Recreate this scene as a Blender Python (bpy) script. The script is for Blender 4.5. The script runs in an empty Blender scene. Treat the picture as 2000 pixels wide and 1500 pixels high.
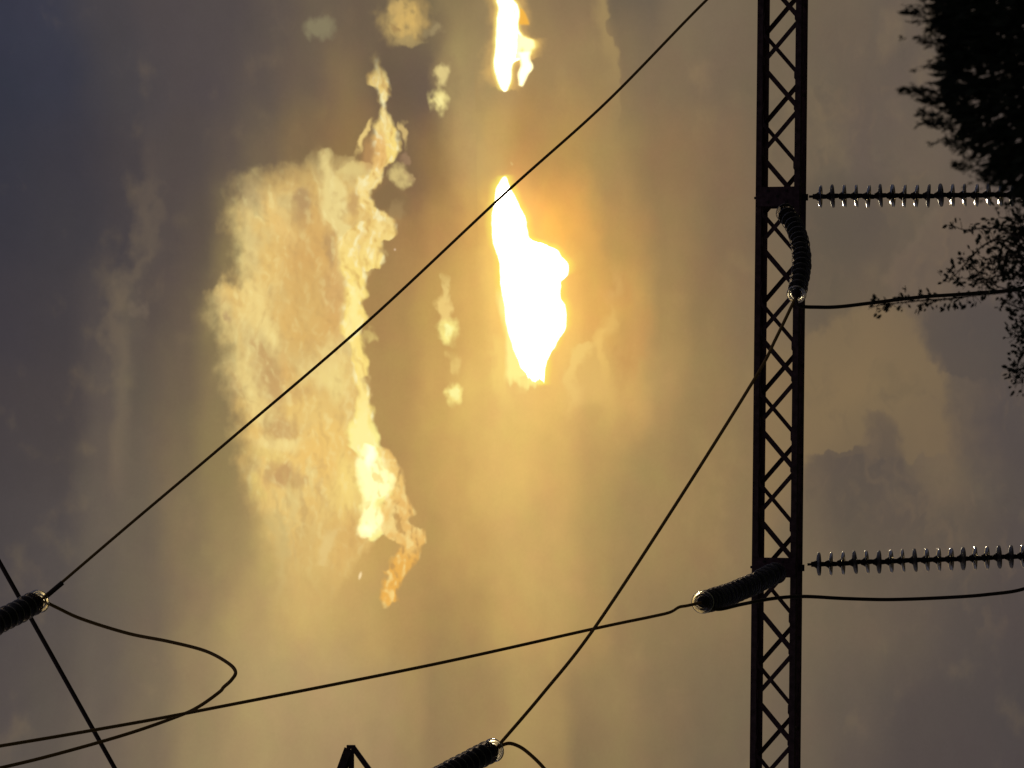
import bpy, math, random
from mathutils import Vector, Matrix, noise as mnoise
random.seed(7)
R = math.radians

# ------------------------------------------------------------------ camera
# The phone was held upright: the picture's left is the zenith side, its right the ground side.
FPX = 7449.0                     # focal length in photo pixels (2000 px wide)
PITCH = R(18.0)
CAM = Vector((0, 0, 1.6))
FWD = Vector((0, math.cos(PITCH), math.sin(PITCH)))
UPV = Vector((0, -math.sin(PITCH), math.cos(PITCH)))
RGT = Vector((1, 0, 0))
cd = bpy.data.cameras.new('camera')
cam = bpy.data.objects.new('camera', cd)
bpy.context.scene.collection.objects.link(cam)
cd.sensor_fit = 'HORIZONTAL'
cd.sensor_width = 36.0
cd.lens = 36.0 * FPX / 2000.0
cd.dof.use_dof = True              # a phone's long lens: focus on the beam
cd.dof.focus_distance = 40.0
cd.dof.aperture_fstop = cd.lens / 17.0
cd.clip_start = 0.1
cd.clip_end = 20000
cam.location = CAM
rot = Matrix((-UPV, RGT, -FWD)).transposed()
cam.rotation_euler = rot.to_euler()
bpy.context.scene.camera = cam


def at(px, py, depth):
    """world point on the sight line of a photo position at a given depth"""
    return CAM + depth * (FWD - UPV * ((px - 1000) / FPX) + RGT * ((750 - py) / FPX))


# ------------------------------------------------------------------ colour
sc = bpy.context.scene
sc.view_settings.view_transform = 'Standard'
sc.view_settings.look = 'None'
sc.view_settings.exposure = 0
sc.view_settings.gamma = 1
sc.view_settings.use_curve_mapping = False
sc.cycles.max_bounces = 8
sc.cycles.transparent_max_bounces = 24


def lin(c):
    return tuple(((v / 255) / 12.92 if v / 255 <= .04045 else ((v / 255 + .055) / 1.055) ** 2.4) for v in c)


# ------------------------------------------------------------------ sun
SUN_EL = PITCH - 45 / FPX
SUN_AZ = (750 - 570) / FPX / math.cos(PITCH)
sd = bpy.data.lights.new('sun', 'SUN')
sd.energy = .5
sd.angle = R(0.5)
sd.color = (1.0, .83, .55)
sun = bpy.data.objects.new('sun', sd)
sc.collection.objects.link(sun)
sdir = Vector((math.sin(SUN_AZ) * math.cos(SUN_EL), math.cos(SUN_AZ) * math.cos(SUN_EL), math.sin(SUN_EL)))
sun.rotation_euler = sdir.to_track_quat('Z', 'Y').to_euler()

# ------------------------------------------------------------------ sky (world shader)
world = bpy.data.worlds.new('World')
sc.world = world
world.use_nodes = True
nt = world.node_tree
nt.nodes.clear()
N = nt.nodes
LK = nt.links


def sock(node, val, i):
    if isinstance(val, E):
        LK.new(val.s, node.inputs[i])
    else:
        node.inputs[i].default_value = val


def math_node(op, a, b=None, c=None, clamp=False):
    n = N.new('ShaderNodeMath')
    n.operation = op
    n.use_clamp = clamp
    sock(n, a, 0)
    if b is not None: sock(n, b, 1)
    if c is not None: sock(n, c, 2)
    return E(n.outputs[0])


class E:
    def __init__(self, s): self.s = s
    def __add__(self, o): return math_node('ADD', self, o)
    __radd__ = __add__
    def __sub__(self, o): return math_node('SUBTRACT', self, o)
    def __rsub__(self, o): return math_node('SUBTRACT', o, self)
    def __mul__(self, o): return math_node('MULTIPLY', self, o)
    __rmul__ = __mul__
    def __truediv__(self, o): return math_node('DIVIDE', self, o)
    def clamp(self): return math_node('ADD', self, 0.0, clamp=True)


def smooth(e, lo=0.0, hi=1.0):
    n = N.new('ShaderNodeMapRange')
    n.interpolation_type = 'SMOOTHSTEP'
    sock(n, e, 0); sock(n, lo, 1); sock(n, hi, 2)
    return E(n.outputs[0])


def combine(x, y, z=0.0):
    n = N.new('ShaderNodeCombineXYZ')
    sock(n, x, 0); sock(n, y, 1); sock(n, z, 2)
    return E(n.outputs[0])


def noise3(x, y, z, detail=4, rough=.55):
    """three independent fractal values, about -1..1"""
    n = N.new('ShaderNodeTexNoise')
    LK.new(combine(x, y, z).s, n.inputs['Vector'])
    n.inputs['Scale'].default_value = 1
    n.inputs['Detail'].default_value = detail
    n.inputs['Roughness'].default_value = rough
    sp = N.new('ShaderNodeSeparateColor')
    LK.new(n.outputs['Color'], sp.inputs[0])
    return [(E(sp.outputs[i]) - .5) * 3.0 for i in range(3)]


def curve(e, pts, lo, hi, vmin, vmax, smoothed=True):
    """a curve through pts (position, value) of the expression e"""
    n = N.new('ShaderNodeFloatCurve')
    m = n.mapping
    m.use_clip = True
    m.extend = 'HORIZONTAL'
    c = m.curves[0]
    P = [((p - lo) / (hi - lo), (v - vmin) / (vmax - vmin)) for p, v in pts]
    if P[0][0] > .0001: P.insert(0, (0, P[0][1]))
    if P[-1][0] < .9999: P.append((1, P[-1][1]))
    c.points[0].location = P[0]
    c.points[1].location = P[-1]
    for p in P[1:-1]: c.points.new(*p)
    for p in c.points: p.handle_type = 'AUTO_CLAMPED' if smoothed else 'VECTOR'
    m.update()
    sock(n, math_node('MULTIPLY_ADD', e, 1 / (hi - lo), -lo / (hi - lo), clamp=True), 1)
    return math_node('MULTIPLY_ADD', E(n.outputs[0]), vmax - vmin, vmin)


def mixc(a, b, f):
    if f is None: return a
    n = N.new('ShaderNodeMix')
    n.data_type = 'RGBA'
    n.clamp_factor = True
    sock(n, f, 0)
    for v, i in ((a, 6), (b, 7)):
        if isinstance(v, E): LK.new(v.s, n.inputs[i])
        else: n.inputs[i].default_value = (*v, 1)
    return E(n.outputs[2])


def addc(a, b, f):
    n = N.new('ShaderNodeMix')
    n.data_type = 'RGBA'
    n.blend_type = 'ADD'
    n.clamp_factor = False
    sock(n, f, 0)
    LK.new(a.s, n.inputs[6])
    if isinstance(b, E): LK.new(b.s, n.inputs[7])
    else: n.inputs[7].default_value = (*b, 1)
    return E(n.outputs[2])


tc = N.new('ShaderNodeTexCoord')
sp = N.new('ShaderNodeSeparateXYZ')
LK.new(tc.outputs['Generated'], sp.inputs[0])
dx, dy, dz = (E(sp.outputs[i]) for i in range(3))
elev = math_node('ARCSINE', dz)
azim = math_node('ARCTAN2', dx, dy)
X0 = 1000 - (elev - PITCH) * FPX                       # grows towards the ground
Y0 = 750 - azim * (FPX * math.cos(PITCH))              # grows towards the left of the standing view

big = noise3(X0 / 170, Y0 / 260, 1.3, 3, .5)
mid = noise3(X0 / 55, Y0 / 80, 5.7, 3, .5)
fin = noise3(X0 / 21, Y0 / 29, 9.1, 2, .45)
wsp = noise3((X0 + mid[0] * 50) / 30, (Y0 + mid[1] * 60) / 62, 14.2, 2, .5)
str_ = noise3(X0 / 14, Y0 / 110, 3.1, 3, .55)

# broad colours of the cloud deck, sampled every 100-200 px: rows run along the zenith-ground axis
SM = {
    0: [(-400, (40, 43, 56)), (0, (50, 52, 66)), (110, (54, 55, 68)), (220, (68, 64, 68)), (330, (76, 69, 70)), (450, (80, 72, 71)), (560, (90, 79, 72)), (640, (104, 90, 74)), (720, (104, 88, 72)), (830, (116, 101, 74)), (900, (137, 117, 82)),
        (960, (142, 121, 85)), (1050, (140, 117, 82)), (1130, (136, 113, 82)), (1180, (132, 110, 80)), (1215, (106, 92, 75)), (1260, (104, 92, 76)), (1330, (120, 104, 82)), (1420, (116, 100, 80)), (1520, (110, 96, 76)), (1650, (106, 92, 76)), (1760, (100, 88, 76)), (2000, (86, 76, 70)), (2400, (70, 63, 62))],
    150: [(-400, (40, 43, 56)), (0, (48, 50, 63)), (130, (53, 54, 66)), (240, (68, 64, 67)), (400, (78, 70, 70)), (520, (90, 79, 72)), (620, (106, 90, 74)), (690, (128, 106, 76)), (780, (104, 86, 69)), (850, (104, 87, 72)), (910, (166, 142, 94)),
          (950, (160, 136, 92)), (1020, (158, 130, 84)), (1100, (156, 128, 86)), (1190, (148, 124, 84)), (1222, (130, 109, 80)), (1300, (126, 106, 80)), (1420, (114, 97, 77)), (1520, (109, 95, 76)), (1650, (102, 89, 75)), (1760, (96, 84, 74)), (2000, (82, 72, 68)), (2400, (70, 63, 62))],
    300: [(-400, (40, 42, 54)), (0, (51, 51, 61)), (150, (56, 54, 62)), (265, (68, 62, 64)), (300, (80, 71, 68)), (380, (80, 71, 68)), (450, (92, 80, 71)), (520, (112, 95, 74)), (610, (126, 103, 72)), (690, (142, 113, 72)), (790, (122, 97, 70)), (860, (148, 115, 72)),
          (925, (192, 158, 98)), (970, (202, 163, 94)), (1020, (190, 146, 82)), (1100, (182, 142, 82)), (1200, (164, 134, 84)), (1300, (142, 115, 78)), (1420, (126, 103, 77)), (1520, (112, 96, 76)), (1620, (104, 91, 75)), (1700, (98, 85, 75)), (1800, (102, 89, 76)), (2000, (88, 78, 74)), (2400, (70, 63, 62))],
    450: [(-400, (41, 42, 53)), (0, (54, 52, 60)), (150, (60, 57, 62)), (240, (68, 62, 64)), (300, (82, 73, 69)), (340, (82, 72, 68)), (400, (92, 80, 69)), (450, (130, 112, 78)), (600, (190, 150, 90)), (740, (160, 125, 78)), (800, (164, 125, 76)), (870, (184, 142, 82)), (930, (214, 166, 90)),
          (970, (238, 186, 100)), (1060, (252, 188, 92)), (1120, (226, 170, 86)), (1200, (186, 146, 84)), (1300, (152, 123, 80)), (1420, (128, 104, 76)), (1520, (112, 96, 76)), (1620, (96, 85, 72)), (1700, (94, 82, 73)), (1780, (108, 94, 78)), (1900, (100, 86, 76)), (2000, (86, 76, 72)), (2400, (70, 63, 62))],
    600: [(-400, (44, 44, 53)), (0, (60, 56, 62)), (120, (64, 59, 62)), (205, (78, 70, 68)), (245, (90, 80, 72)), (300, (86, 75, 69)), (370, (100, 86, 72)), (420, (130, 112, 78)), (600, (200, 160, 94)), (735, (168, 132, 80)), (790, (174, 138, 82)), (850, (194, 154, 86)), (920, (220, 177, 96)),
          (965, (244, 200, 110)), (1100, (248, 196, 104)), (1170, (224, 172, 90)), (1230, (206, 158, 86)), (1290, (164, 132, 82)), (1370, (142, 116, 78)), (1460, (128, 106, 78)), (1560, (112, 96, 76)), (1620, (110, 94, 74)), (1700, (116, 98, 76)), (1800, (98, 85, 74)), (1900, (86, 76, 72)), (2000, (82, 73, 71)), (2400, (70, 63, 62))],
    750: [(-400, (46, 45, 53)), (0, (66, 60, 62)), (120, (70, 63, 63)), (205, (90, 80, 73)), (238, (104, 93, 78)), (270, (94, 83, 72)), (350, (110, 95, 75)), (430, (134, 115, 80)), (600, (206, 168, 98)), (730, (176, 140, 84)), (790, (180, 144, 84)), (860, (204, 164, 92)), (930, (228, 186, 104)),
          (985, (238, 196, 112)), (1080, (236, 190, 106)), (1150, (222, 180, 102)), (1230, (208, 164, 94)), (1300, (176, 143, 88)), (1380, (148, 122, 80)), (1460, (134, 111, 78)), (1560, (128, 107, 76)), (1660, (132, 110, 78)), (1770, (118, 100, 76)), (1860, (98, 85, 73)), (1950, (82, 73, 70)), (2400, (70, 63, 62))],
    900: [(-400, (48, 46, 52)), (0, (69, 63, 64)), (120, (72, 65, 64)), (205, (96, 85, 75)), (235, (110, 96, 80)), (270, (102, 90, 76)), (350, (120, 103, 78)), (440, (144, 124, 82)), (600, (206, 170, 102)), (760, (178, 142, 84)), (830, (188, 150, 87)), (900, (206, 166, 94)), (960, (226, 186, 105)),
          (1010, (226, 184, 104)), (1090, (212, 170, 98)), (1170, (188, 152, 90)), (1280, (162, 134, 84)), (1370, (148, 122, 80)), (1460, (136, 113, 78)), (1560, (126, 106, 77)), (1660, (98, 85, 70)), (1750, (96, 84, 72)), (1830, (112, 96, 76)), (1920, (94, 83, 72)), (2000, (82, 73, 68)), (2400, (70, 63, 62))],
    1050: [(-400, (50, 48, 52)), (0, (72, 66, 66)), (120, (78, 71, 69)), (205, (99, 88, 77)), (280, (106, 94, 78)), (360, (130, 111, 82)), (460, (154, 132, 88)), (560, (200, 168, 102)), (680, (214, 172, 100)), (760, (196, 156, 90)), (850, (184, 147, 86)), (930, (198, 160, 92)), (990, (205, 166, 98)),
           (1090, (202, 164, 97)), (1170, (176, 144, 88)), (1260, (158, 130, 84)), (1370, (146, 120, 80)), (1460, (136, 114, 80)), (1560, (116, 100, 77)), (1680, (96, 84, 70)), (1760, (94, 82, 70)), (1880, (90, 79, 69)), (2000, (80, 71, 68)), (2400, (70, 63, 62))],
    1200: [(-400, (52, 50, 53)), (0, (76, 69, 68)), (120, (84, 76, 72)), (200, (98, 88, 77)), (300, (112, 98, 80)), (400, (144, 122, 88)), (500, (178, 150, 98)), (600, (204, 170, 104)), (720, (192, 158, 96)), (800, (180, 146, 88)), (860, (170, 138, 84)), (930, (178, 145, 86)), (1000, (196, 159, 94)),
           (1090, (188, 154, 93)), (1160, (170, 140, 86)), (1220, (150, 124, 82)), (1300, (140, 117, 80)), (1400, (134, 112, 79)), (1560, (112, 97, 76)), (1680, (104, 90, 74)), (1760, (94, 82, 71)), (1880, (82, 73, 68)), (2000, (77, 68, 66)), (2400, (68, 61, 61))],
    1350: [(-400, (54, 51, 54)), (0, (81, 73, 70)), (120, (88, 79, 72)), (200, (100, 89, 78)), (300, (118, 103, 82)), (400, (146, 125, 90)), (520, (176, 150, 102)), (640, (178, 150, 102)), (760, (170, 142, 96)), (815, (166, 138, 90)), (850, (152, 126, 84)), (930, (158, 130, 84)), (1010, (172, 143, 90)),
           (1080, (168, 139, 88)), (1130, (148, 122, 82)), (1210, (146, 122, 82)), (1300, (130, 109, 78)), (1400, (120, 103, 77)), (1560, (106, 92, 75)), (1680, (94, 83, 72)), (1780, (80, 71, 67)), (2000, (72, 65, 64)), (2400, (66, 60, 60))],
    1500: [(-400, (55, 52, 54)), (0, (84, 76, 72)), (120, (92, 83, 74)), (200, (104, 92, 80)), (300, (122, 106, 84)), (400, (148, 128, 92)), (520, (166, 141, 98)), (640, (164, 138, 97)), (760, (158, 132, 93)), (810, (152, 127, 88)), (860, (144, 119, 82)), (950, (156, 129, 84)), (1010, (162, 135, 87)),
           (1100, (156, 129, 84)), (1135, (134, 112, 78)), (1210, (138, 117, 80)), (1300, (126, 106, 77)), (1400, (114, 98, 76)), (1560, (102, 89, 74)), (1680, (88, 77, 70)), (1780, (78, 69, 66)), (2000, (72, 64, 64)), (2400, (66, 60, 60))],
}
XL, XH = -400.0, 2400.0
Xb = X0 + big[0] * 26 + mid[0] * 6 + fin[0] * 1
Yb = Y0 + big[1] * 50 + mid[1] * 16
xf = ((Xb - XL) / (XH - XL)).clamp()
col = None
prev = None
for y in sorted(SM):
    n = N.new('ShaderNodeValToRGB')
    LK.new(xf.s, n.inputs[0])
    cr = n.color_ramp
    cr.interpolation = 'EASE'
    st = SM[y]
    cr.elements[0].position = 0
    cr.elements[1].position = 1
    cr.elements[0].color = (*lin(st[0][1]), 1)
    cr.elements[1].color = (*lin(st[-1][1]), 1)
    for x, c in st[1:-1]:
        e = cr.elements.new((x - XL) / (XH - XL))
        e.color = (*lin(c), 1)
    ce = E(n.outputs[0])
    col = ce if col is None else mixc(col, ce, smooth(Yb, prev - 10, y + 10))
    prev = y


_vec = {}
SLICE = [-1e9, 1e9]               # part of the sky being described; shapes wholly outside it are skipped


def spot(cx, cy, rx, ry, rot=0, amt=1.0, soft=1.0, wx=None, wy=None):
    """soft-edged ellipse mask; wx/wy are the warped coordinates it follows"""
    ext = 1.75 * math.hypot(ry * math.cos(R(rot)), rx * math.sin(R(rot))) + 45
    if cy + ext < SLICE[0] or cy - ext > SLICE[1]: return None
    x = wx if wx is not None else Xm
    y = wy if wy is not None else Ym
    key = (id(x), id(y))
    if key not in _vec: _vec[key] = combine(x, y)
    n = N.new('ShaderNodeMapping')
    n.vector_type = 'TEXTURE'
    n.inputs['Location'].default_value = (cx, cy, 0)
    n.inputs['Rotation'].default_value = (0, 0, R(rot))
    n.inputs['Scale'].default_value = (rx, ry, 1)
    LK.new(_vec[key].s, n.inputs['Vector'])
    v = N.new('ShaderNodeVectorMath')
    v.operation = 'LENGTH'
    LK.new(n.outputs[0], v.inputs[0])
    m = N.new('ShaderNodeMapRange')
    m.interpolation_type = 'SMOOTHSTEP'
    LK.new(v.outputs['Value'], m.inputs[0])
    m.inputs[1].default_value = math.sqrt(max(0.0, 1 - soft)) * .9
    m.inputs[2].default_value = math.sqrt(1 + 1.9 * soft)
    m.inputs[3].default_value = amt
    m.inputs[4].default_value = 0
    return E(m.outputs[0])


def band(Lp, Rp, sl, sr, x, y, fade=None, nl=None, nr=None):
    """mask between two edge curves that run along Y"""
    ys = [p[0] for p in Lp + Rp]
    lo, hi = min(ys), max(ys)
    if hi + 45 < SLICE[0] or lo - 45 > SLICE[1]: return None
    L = curve(y, Lp, lo, hi, 300, 2100)
    Rr = curve(y, Rp, lo, hi, 300, 2100)
    dl, dr = x - L, Rr - x
    if nl is not None: dl = dl + nl
    if nr is not None: dr = dr + nr
    m = smooth(dl, -sl, sl) * smooth(dr, -sr, sr)
    m = m * smooth(y, lo - 3, lo + 3) * smooth(y, hi + 3, hi - 3)
    if fade: m = m * curve(y, fade, lo, hi, 0, 1)
    return m


Xm = X0 + mid[0] * 34 + fin[0] * 14
Ym = Y0 + mid[1] * 44 + fin[1] * 16
Xs = X0 + mid[1] * 13 + fin[1] * 11
Ys = Y0 + mid[2] * 14 + fin[2] * 12
Xf = X0 + fin[0] * 8 + mid[0] * 3
Yf = Y0 + fin[1] * 9 + mid[1] * 3
base = None

# ---- mottling of the deck
col = mixc(col, lin((255, 214, 130)), smooth(mid[2] + big[2], .2, 1.6) * .05)
spc = N.new('ShaderNodeHueSaturation')
sock(spc, mid[0] * .008 + .5, 0)
spc.inputs[1].default_value = 1.0
vfn = noise3(X0 / 5.5, Y0 / 7, 33.0, 1, .5)
sock(spc, 1.0 + fin[1] * .022 + mid[2] * .026 + big[2] * .03 + vfn[0] * .022, 2)
spc.inputs[3].default_value = 1
LK.new(col.s, spc.inputs[4])
col = E(spc.outputs[0])

# ---- glow of the veiled sun in the deck
def glow(cx, cy, sx, sy):
    a = (X0 - cx) / sx
    b = (Y0 - cy) / sy
    return math_node('POWER', math.e, (a * a + b * b) * -1.0)
col = addc(col, (.16, .045, .0), glow(1085, 450, 60, 100))
col = addc(col, (.14, .06, .012), glow(1040, 590, 80, 140))
col = addc(col, (.22, .07, .03), glow(1010, 410, 34, 80))
col = addc(col, (.14, .07, .03), glow(1008, 90, 34, 80))
# ---- far from the sun the deck darkens to dusk
away = smooth(math_node('ABSOLUTE', azim), .25, 1.6)
sky = N.new('ShaderNodeTexSky')
sky.sky_type = 'NISHITA'
sky.sun_disc = False
sky.sun_elevation = SUN_EL
sky.sun_rotation = SUN_AZ
col = mixc(mixc(col, lin((58, 57, 66)), away), lin((50, 46, 46)), smooth(elev, .02, -.05))
col = addc(col, E(sky.outputs[0]), .0003)       # clear air above a thick dusk deck
base = col

SHARED = ['X0', 'Y0', 'Xm', 'Ym', 'Xs', 'Ys', 'Xf', 'Yf', 'base']
VEC3 = ['big', 'mid', 'fin', 'wsp', 'str_']


def group(name, builder, sl=(-1e9, 1e9)):
    """describe one part of the sky in a node group of its own; returns its colour"""
    global N, LK
    g = globals()
    keep = {k: g[k] for k in SHARED + VEC3}
    outer = (N, LK)
    t = bpy.data.node_groups.new(name, 'ShaderNodeTree')
    N, LK = t.nodes, t.links
    gi, go = N.new('NodeGroupInput'), N.new('NodeGroupOutput')
    src = []
    for k in SHARED:
        t.interface.new_socket(k, in_out='INPUT', socket_type='NodeSocketColor' if k == 'base' else 'NodeSocketFloat')
        src.append(keep[k])
    for k in VEC3:
        for q in range(3):
            t.interface.new_socket(k + str(q), in_out='INPUT', socket_type='NodeSocketFloat')
            src.append(keep[k][q])
    t.interface.new_socket('Color', in_out='OUTPUT', socket_type='NodeSocketColor')
    for q, k in enumerate(SHARED): g[k] = E(gi.outputs[q])
    for q, k in enumerate(VEC3): g[k] = [E(gi.outputs[len(SHARED) + 3 * q + r]) for r in range(3)]
    _vec.clear()
    SLICE[:] = list(sl)
    c = builder()
    LK.new(c.s, go.inputs[0])
    N, LK = outer
    for k in keep: g[k] = keep[k]
    _vec.clear()
    SLICE[:] = [-1e9, 1e9]
    n = N.new('ShaderNodeGroup')
    n.node_tree = t
    for q, e in enumerate(src): LK.new(e.s, n.inputs[q])
    return E(n.outputs[0])


def sky_cloud():
    col = base
    # ==== part one: the lit cloud (its nodes only run where they are needed)
    # ---- faint veils left of the cloud
    col = mixc(col, lin((112, 98, 82)), band([(330, 298), (380, 298), (440, 282), (500, 260), (560, 238), (640, 212), (700, 217), (740, 226), (800, 231), (860, 226), (950, 222), (1040, 220)],
               [(330, 308), (380, 320), (440, 312), (500, 290), (560, 264), (640, 248), (700, 250), (740, 250), (800, 245), (860, 240), (950, 242), (1040, 250)], 22, 18, Xm, Ym, [(330, 0), (400, .3), (620, .6), (820, .6), (1040, 0)]))
    col = mixc(col, lin((98, 86, 76)), spot(298, 400, 22, 80, 0, .6))
    col = mixc(col, lin((112, 98, 84)), spot(288, 595, 13, 16, 0, .55))

    # ---- the big lit cloud
    Lp = [(285, 640), (305, 560), (325, 490), (350, 458), (400, 452), (450, 456), (500, 462), (545, 452), (572, 417), (600, 418), (640, 430), (680, 440), (720, 447), (760, 452), (800, 455), (840, 460), (880, 474), (920, 480), (960, 487), (1000, 502), (1040, 520), (1080, 538), (1120, 548), (1180, 540), (1260, 520)]
    Rp = [(285, 652), (305, 690), (340, 745), (370, 712), (400, 728), (440, 766), (470, 748), (500, 748), (528, 722), (560, 704), (640, 692), (700, 704), (800, 712), (860, 716), (920, 742), (1040, 742), (1070, 722), (1120, 690), (1180, 660), (1260, 640)]
    body = band(Lp, Rp, 34, 10, Xs, Ys, [(285, 0), (310, .45), (345, .85), (400, 1), (960, .95), (1040, .7), (1110, .38), (1180, .12), (1260, 0)], nl=mid[2] * 18 + fin[2] * 13 - 9)
    body = body * (smooth(X0 * .5 + Y0 + mid[0] * 40 + fin[0] * 20, 540, 665) * .9 + .1)
    smoky = spot(596, 560, 52, 190, 0, .42, 1.0)
    if smoky is not None: body = body * (1.0 - smoky)
    c1 = mixc(lin((232, 194, 116)), lin((226, 200, 132)), smooth(mid[0], -.5, .5))
    c1 = mixc(c1, lin((244, 202, 116)), smooth(Y0, 760, 900) * .6)
    PALE, ORNG, TANC, CREAM, DUSK = (246, 219, 141), (230, 182, 106), (202, 162, 104), (222, 198, 130), (182, 148, 104)
    for (cx, cy, rx, ry, rt, c, a) in (
            (610, 480, 54, 90, 0, ORNG, .8), (590, 615, 48, 80, 0, (232, 186, 106), .7), (655, 575, 24, 80, 0, (218, 170, 104), .8), (640, 640, 26, 44, 0, ORNG, .5),
            (596, 392, 19, 34, 0, DUSK, .85), (650, 352, 11, 24, 0, DUSK, .7), (648, 478, 11, 32, 0, DUSK, .65), (492, 378, 34, 30, 0, (176, 154, 112), .6),
            (562, 345, 40, 22, -18, (236, 198, 120), .8), (536, 410, 16, 46, -24, (242, 202, 122), .75), (560, 440, 12, 40, -20, (244, 206, 128), .6),
            (458, 440, 12, 60, 0, CREAM, .7), (474, 505, 14, 50, 0, PALE, .6), (486, 560, 18, 36, 0, PALE, .55), (505, 600, 22, 42, -8, PALE, .7),
            (446, 650, 14, 50, -10, PALE, .6), (450, 616, 7, 11, 0, (178, 142, 104), .6), (533, 652, 15, 55, -20, PALE, .85), (470, 705, 15, 42, -14, PALE, .6), (512, 690, 6, 34, -24, TANC, .7),
            (530, 742, 22, 52, -14, TANC, .9), (556, 716, 12, 40, -8, (222, 176, 106), .6), (586, 772, 30, 11, -10, (212, 172, 108), .7), (592, 725, 12, 22, 0, PALE, .6),
            (494, 778, 17, 50, -18, PALE, .75), (462, 762, 10, 26, 0, (196, 164, 112), .5), (624, 726, 20, 30, 0, PALE, .8), (657, 738, 24, 42, 0, (248, 224, 142), .85), (652, 690, 16, 28, 0, PALE, .7),
            (548, 833, 28, 26, 0, TANC, .85), (524, 812, 12, 20, 0, CREAM, .5), (600, 800, 44, 22, 0, (240, 202, 118), .7), (538, 872, 46, 17, 8, PALE, .9), (520, 892, 40, 12, 14, (238, 208, 124), .8), (560, 862, 24, 10, 0, PALE, .8),
            (650, 850, 42, 40, 0, (246, 202, 112), .7), (620, 905, 50, 30, 10, (246, 202, 114), .7), (690, 880, 12, 20, 0, (236, 182, 98), .6), (680, 950, 26, 60, 0, (255, 224, 130), .85), (650, 990, 22, 34, 10, (240, 206, 120), .6),
            (556, 932, 25, 20, 20, (200, 158, 102), .95), (592, 944, 16, 12, 0, TANC, .7), (494, 940, 13, 40, 0, CREAM, .7), (504, 965, 15, 30, -8, (238, 208, 120), .85), (530, 930, 7, 30, 0, TANC, .6),
            (570, 985, 7, 52, 0, CREAM, .6), (612, 935, 6, 38, 0, (238, 210, 134), .8), (586, 1000, 7, 56, -3, (196, 162, 104), .6), (632, 965, 6, 34, -6, (210, 172, 108), .6), (548, 1010, 7, 46, -10, (206, 176, 112), .6),
            (660, 1035, 34, 26, 0, (222, 180, 106), .6), (690, 1050, 20, 40, 0, (222, 178, 104), .8), (605, 1050, 22, 50, 0, (214, 178, 110), .5), (560, 1060, 7, 44, -14, (212, 188, 122), .6), (580, 1080, 5, 40, -14, (218, 190, 124), .6)):
        c1 = mixc(c1, lin(c), spot(cx, cy, rx, ry, rt, a, .85, Xs, Ys))
    # relief of the billows, lit from the sun's side
    dt = noise3((X0 + mid[0] * 10) / 26, (Y0 + mid[1] * 10) / 40, 40.0, 2, .5)
    dt2 = noise3((X0 + mid[0] * 10 - 8) / 26, (Y0 + mid[1] * 10 + 4) / 40, 40.0, 2, .5)
    rel = dt[0] - dt2[0]
    c1 = mixc(c1, lin((255, 236, 160)), smooth(rel, .02, .7) * .4)
    c1 = mixc(c1, lin((176, 138, 88)), smooth(rel, -.02, -.7) * .24)
    c1 = mixc(c1, lin((250, 226, 146)), smooth(dt[1], .15, .9) * .12)
    stk = smooth(str_[0], 0, .9) * smooth(Y0, 880, 1010)
    c1 = mixc(c1, lin((232, 204, 132)), stk * .35)
    stk2 = smooth(str_[1], .1, .9) * smooth(Y0, 880, 1000)
    c1 = mixc(c1, lin((196, 160, 100)), stk2 * .35)
    c1 = mixc(c1, lin((248, 224, 148)), smooth(wsp[0], .1, .9) * .26)
    c1 = mixc(c1, lin((206, 168, 108)), smooth(wsp[1], .1, .9) * .36)
    body = body * (.93 - smooth(wsp[2] + mid[1] * .5, .1, 1.1) * .3)
    col = mixc(col, c1, body)
    # tail of the streaks
    col = mixc(col, lin((206, 180, 116)), band([(1000, 516), (1060, 538), (1110, 548), (1160, 546), (1200, 540)], [(1000, 545), (1060, 566), (1110, 562), (1160, 556), (1200, 545)], 7, 7, Xf, Yf, [(1000, .2), (1050, .6), (1120, .5), (1200, 0)]))
    col = mixc(col, lin((230, 200, 130)), band([(1035, 640), (1080, 628), (1112, 626)], [(1035, 668), (1080, 650), (1112, 638)], 6, 5, Xf, Yf, [(1035, 0), (1060, .7), (1112, .6)]))
    col = mixc(col, lin((255, 226, 170)), spot(707, 1129, 2.6, 7, 14, .9, .8, X0, Y0))
    col = mixc(col, lin((250, 215, 180)), spot(773, 485, 2.2, 2.2, 0, .5, .8, X0, Y0))

    # ---- column left of the ribbon and the arch between them
    colm = mixc(lin((238, 215, 142)), lin((206, 176, 114)), smooth(wsp[1] + fin[0] * .8, -.1, .8))
    colm = mixc(colm, lin((250, 232, 160)), smooth(rel, .05, .6) * .6)
    col = mixc(col, colm, band([(282, 640), (290, 628), (310, 632), (340, 636), (370, 632), (400, 630), (425, 634), (445, 660), (520, 664), (560, 676)],
               [(282, 646), (290, 655), (305, 652), (330, 655), (350, 668), (375, 680), (400, 680), (430, 676), (445, 700), (520, 700), (560, 690)], 9, 10, Xf, Yf, [(282, .3), (300, .65), (340, .85), (450, .8), (560, .4)]))
    col = mixc(col, lin((228, 204, 132)), band([(316, 690), (326, 668), (336, 664), (348, 664)], [(316, 716), (326, 728), (336, 728), (348, 722)], 9, 9, Xs, Ys, [(316, .3), (328, .7), (348, .2)]))

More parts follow.
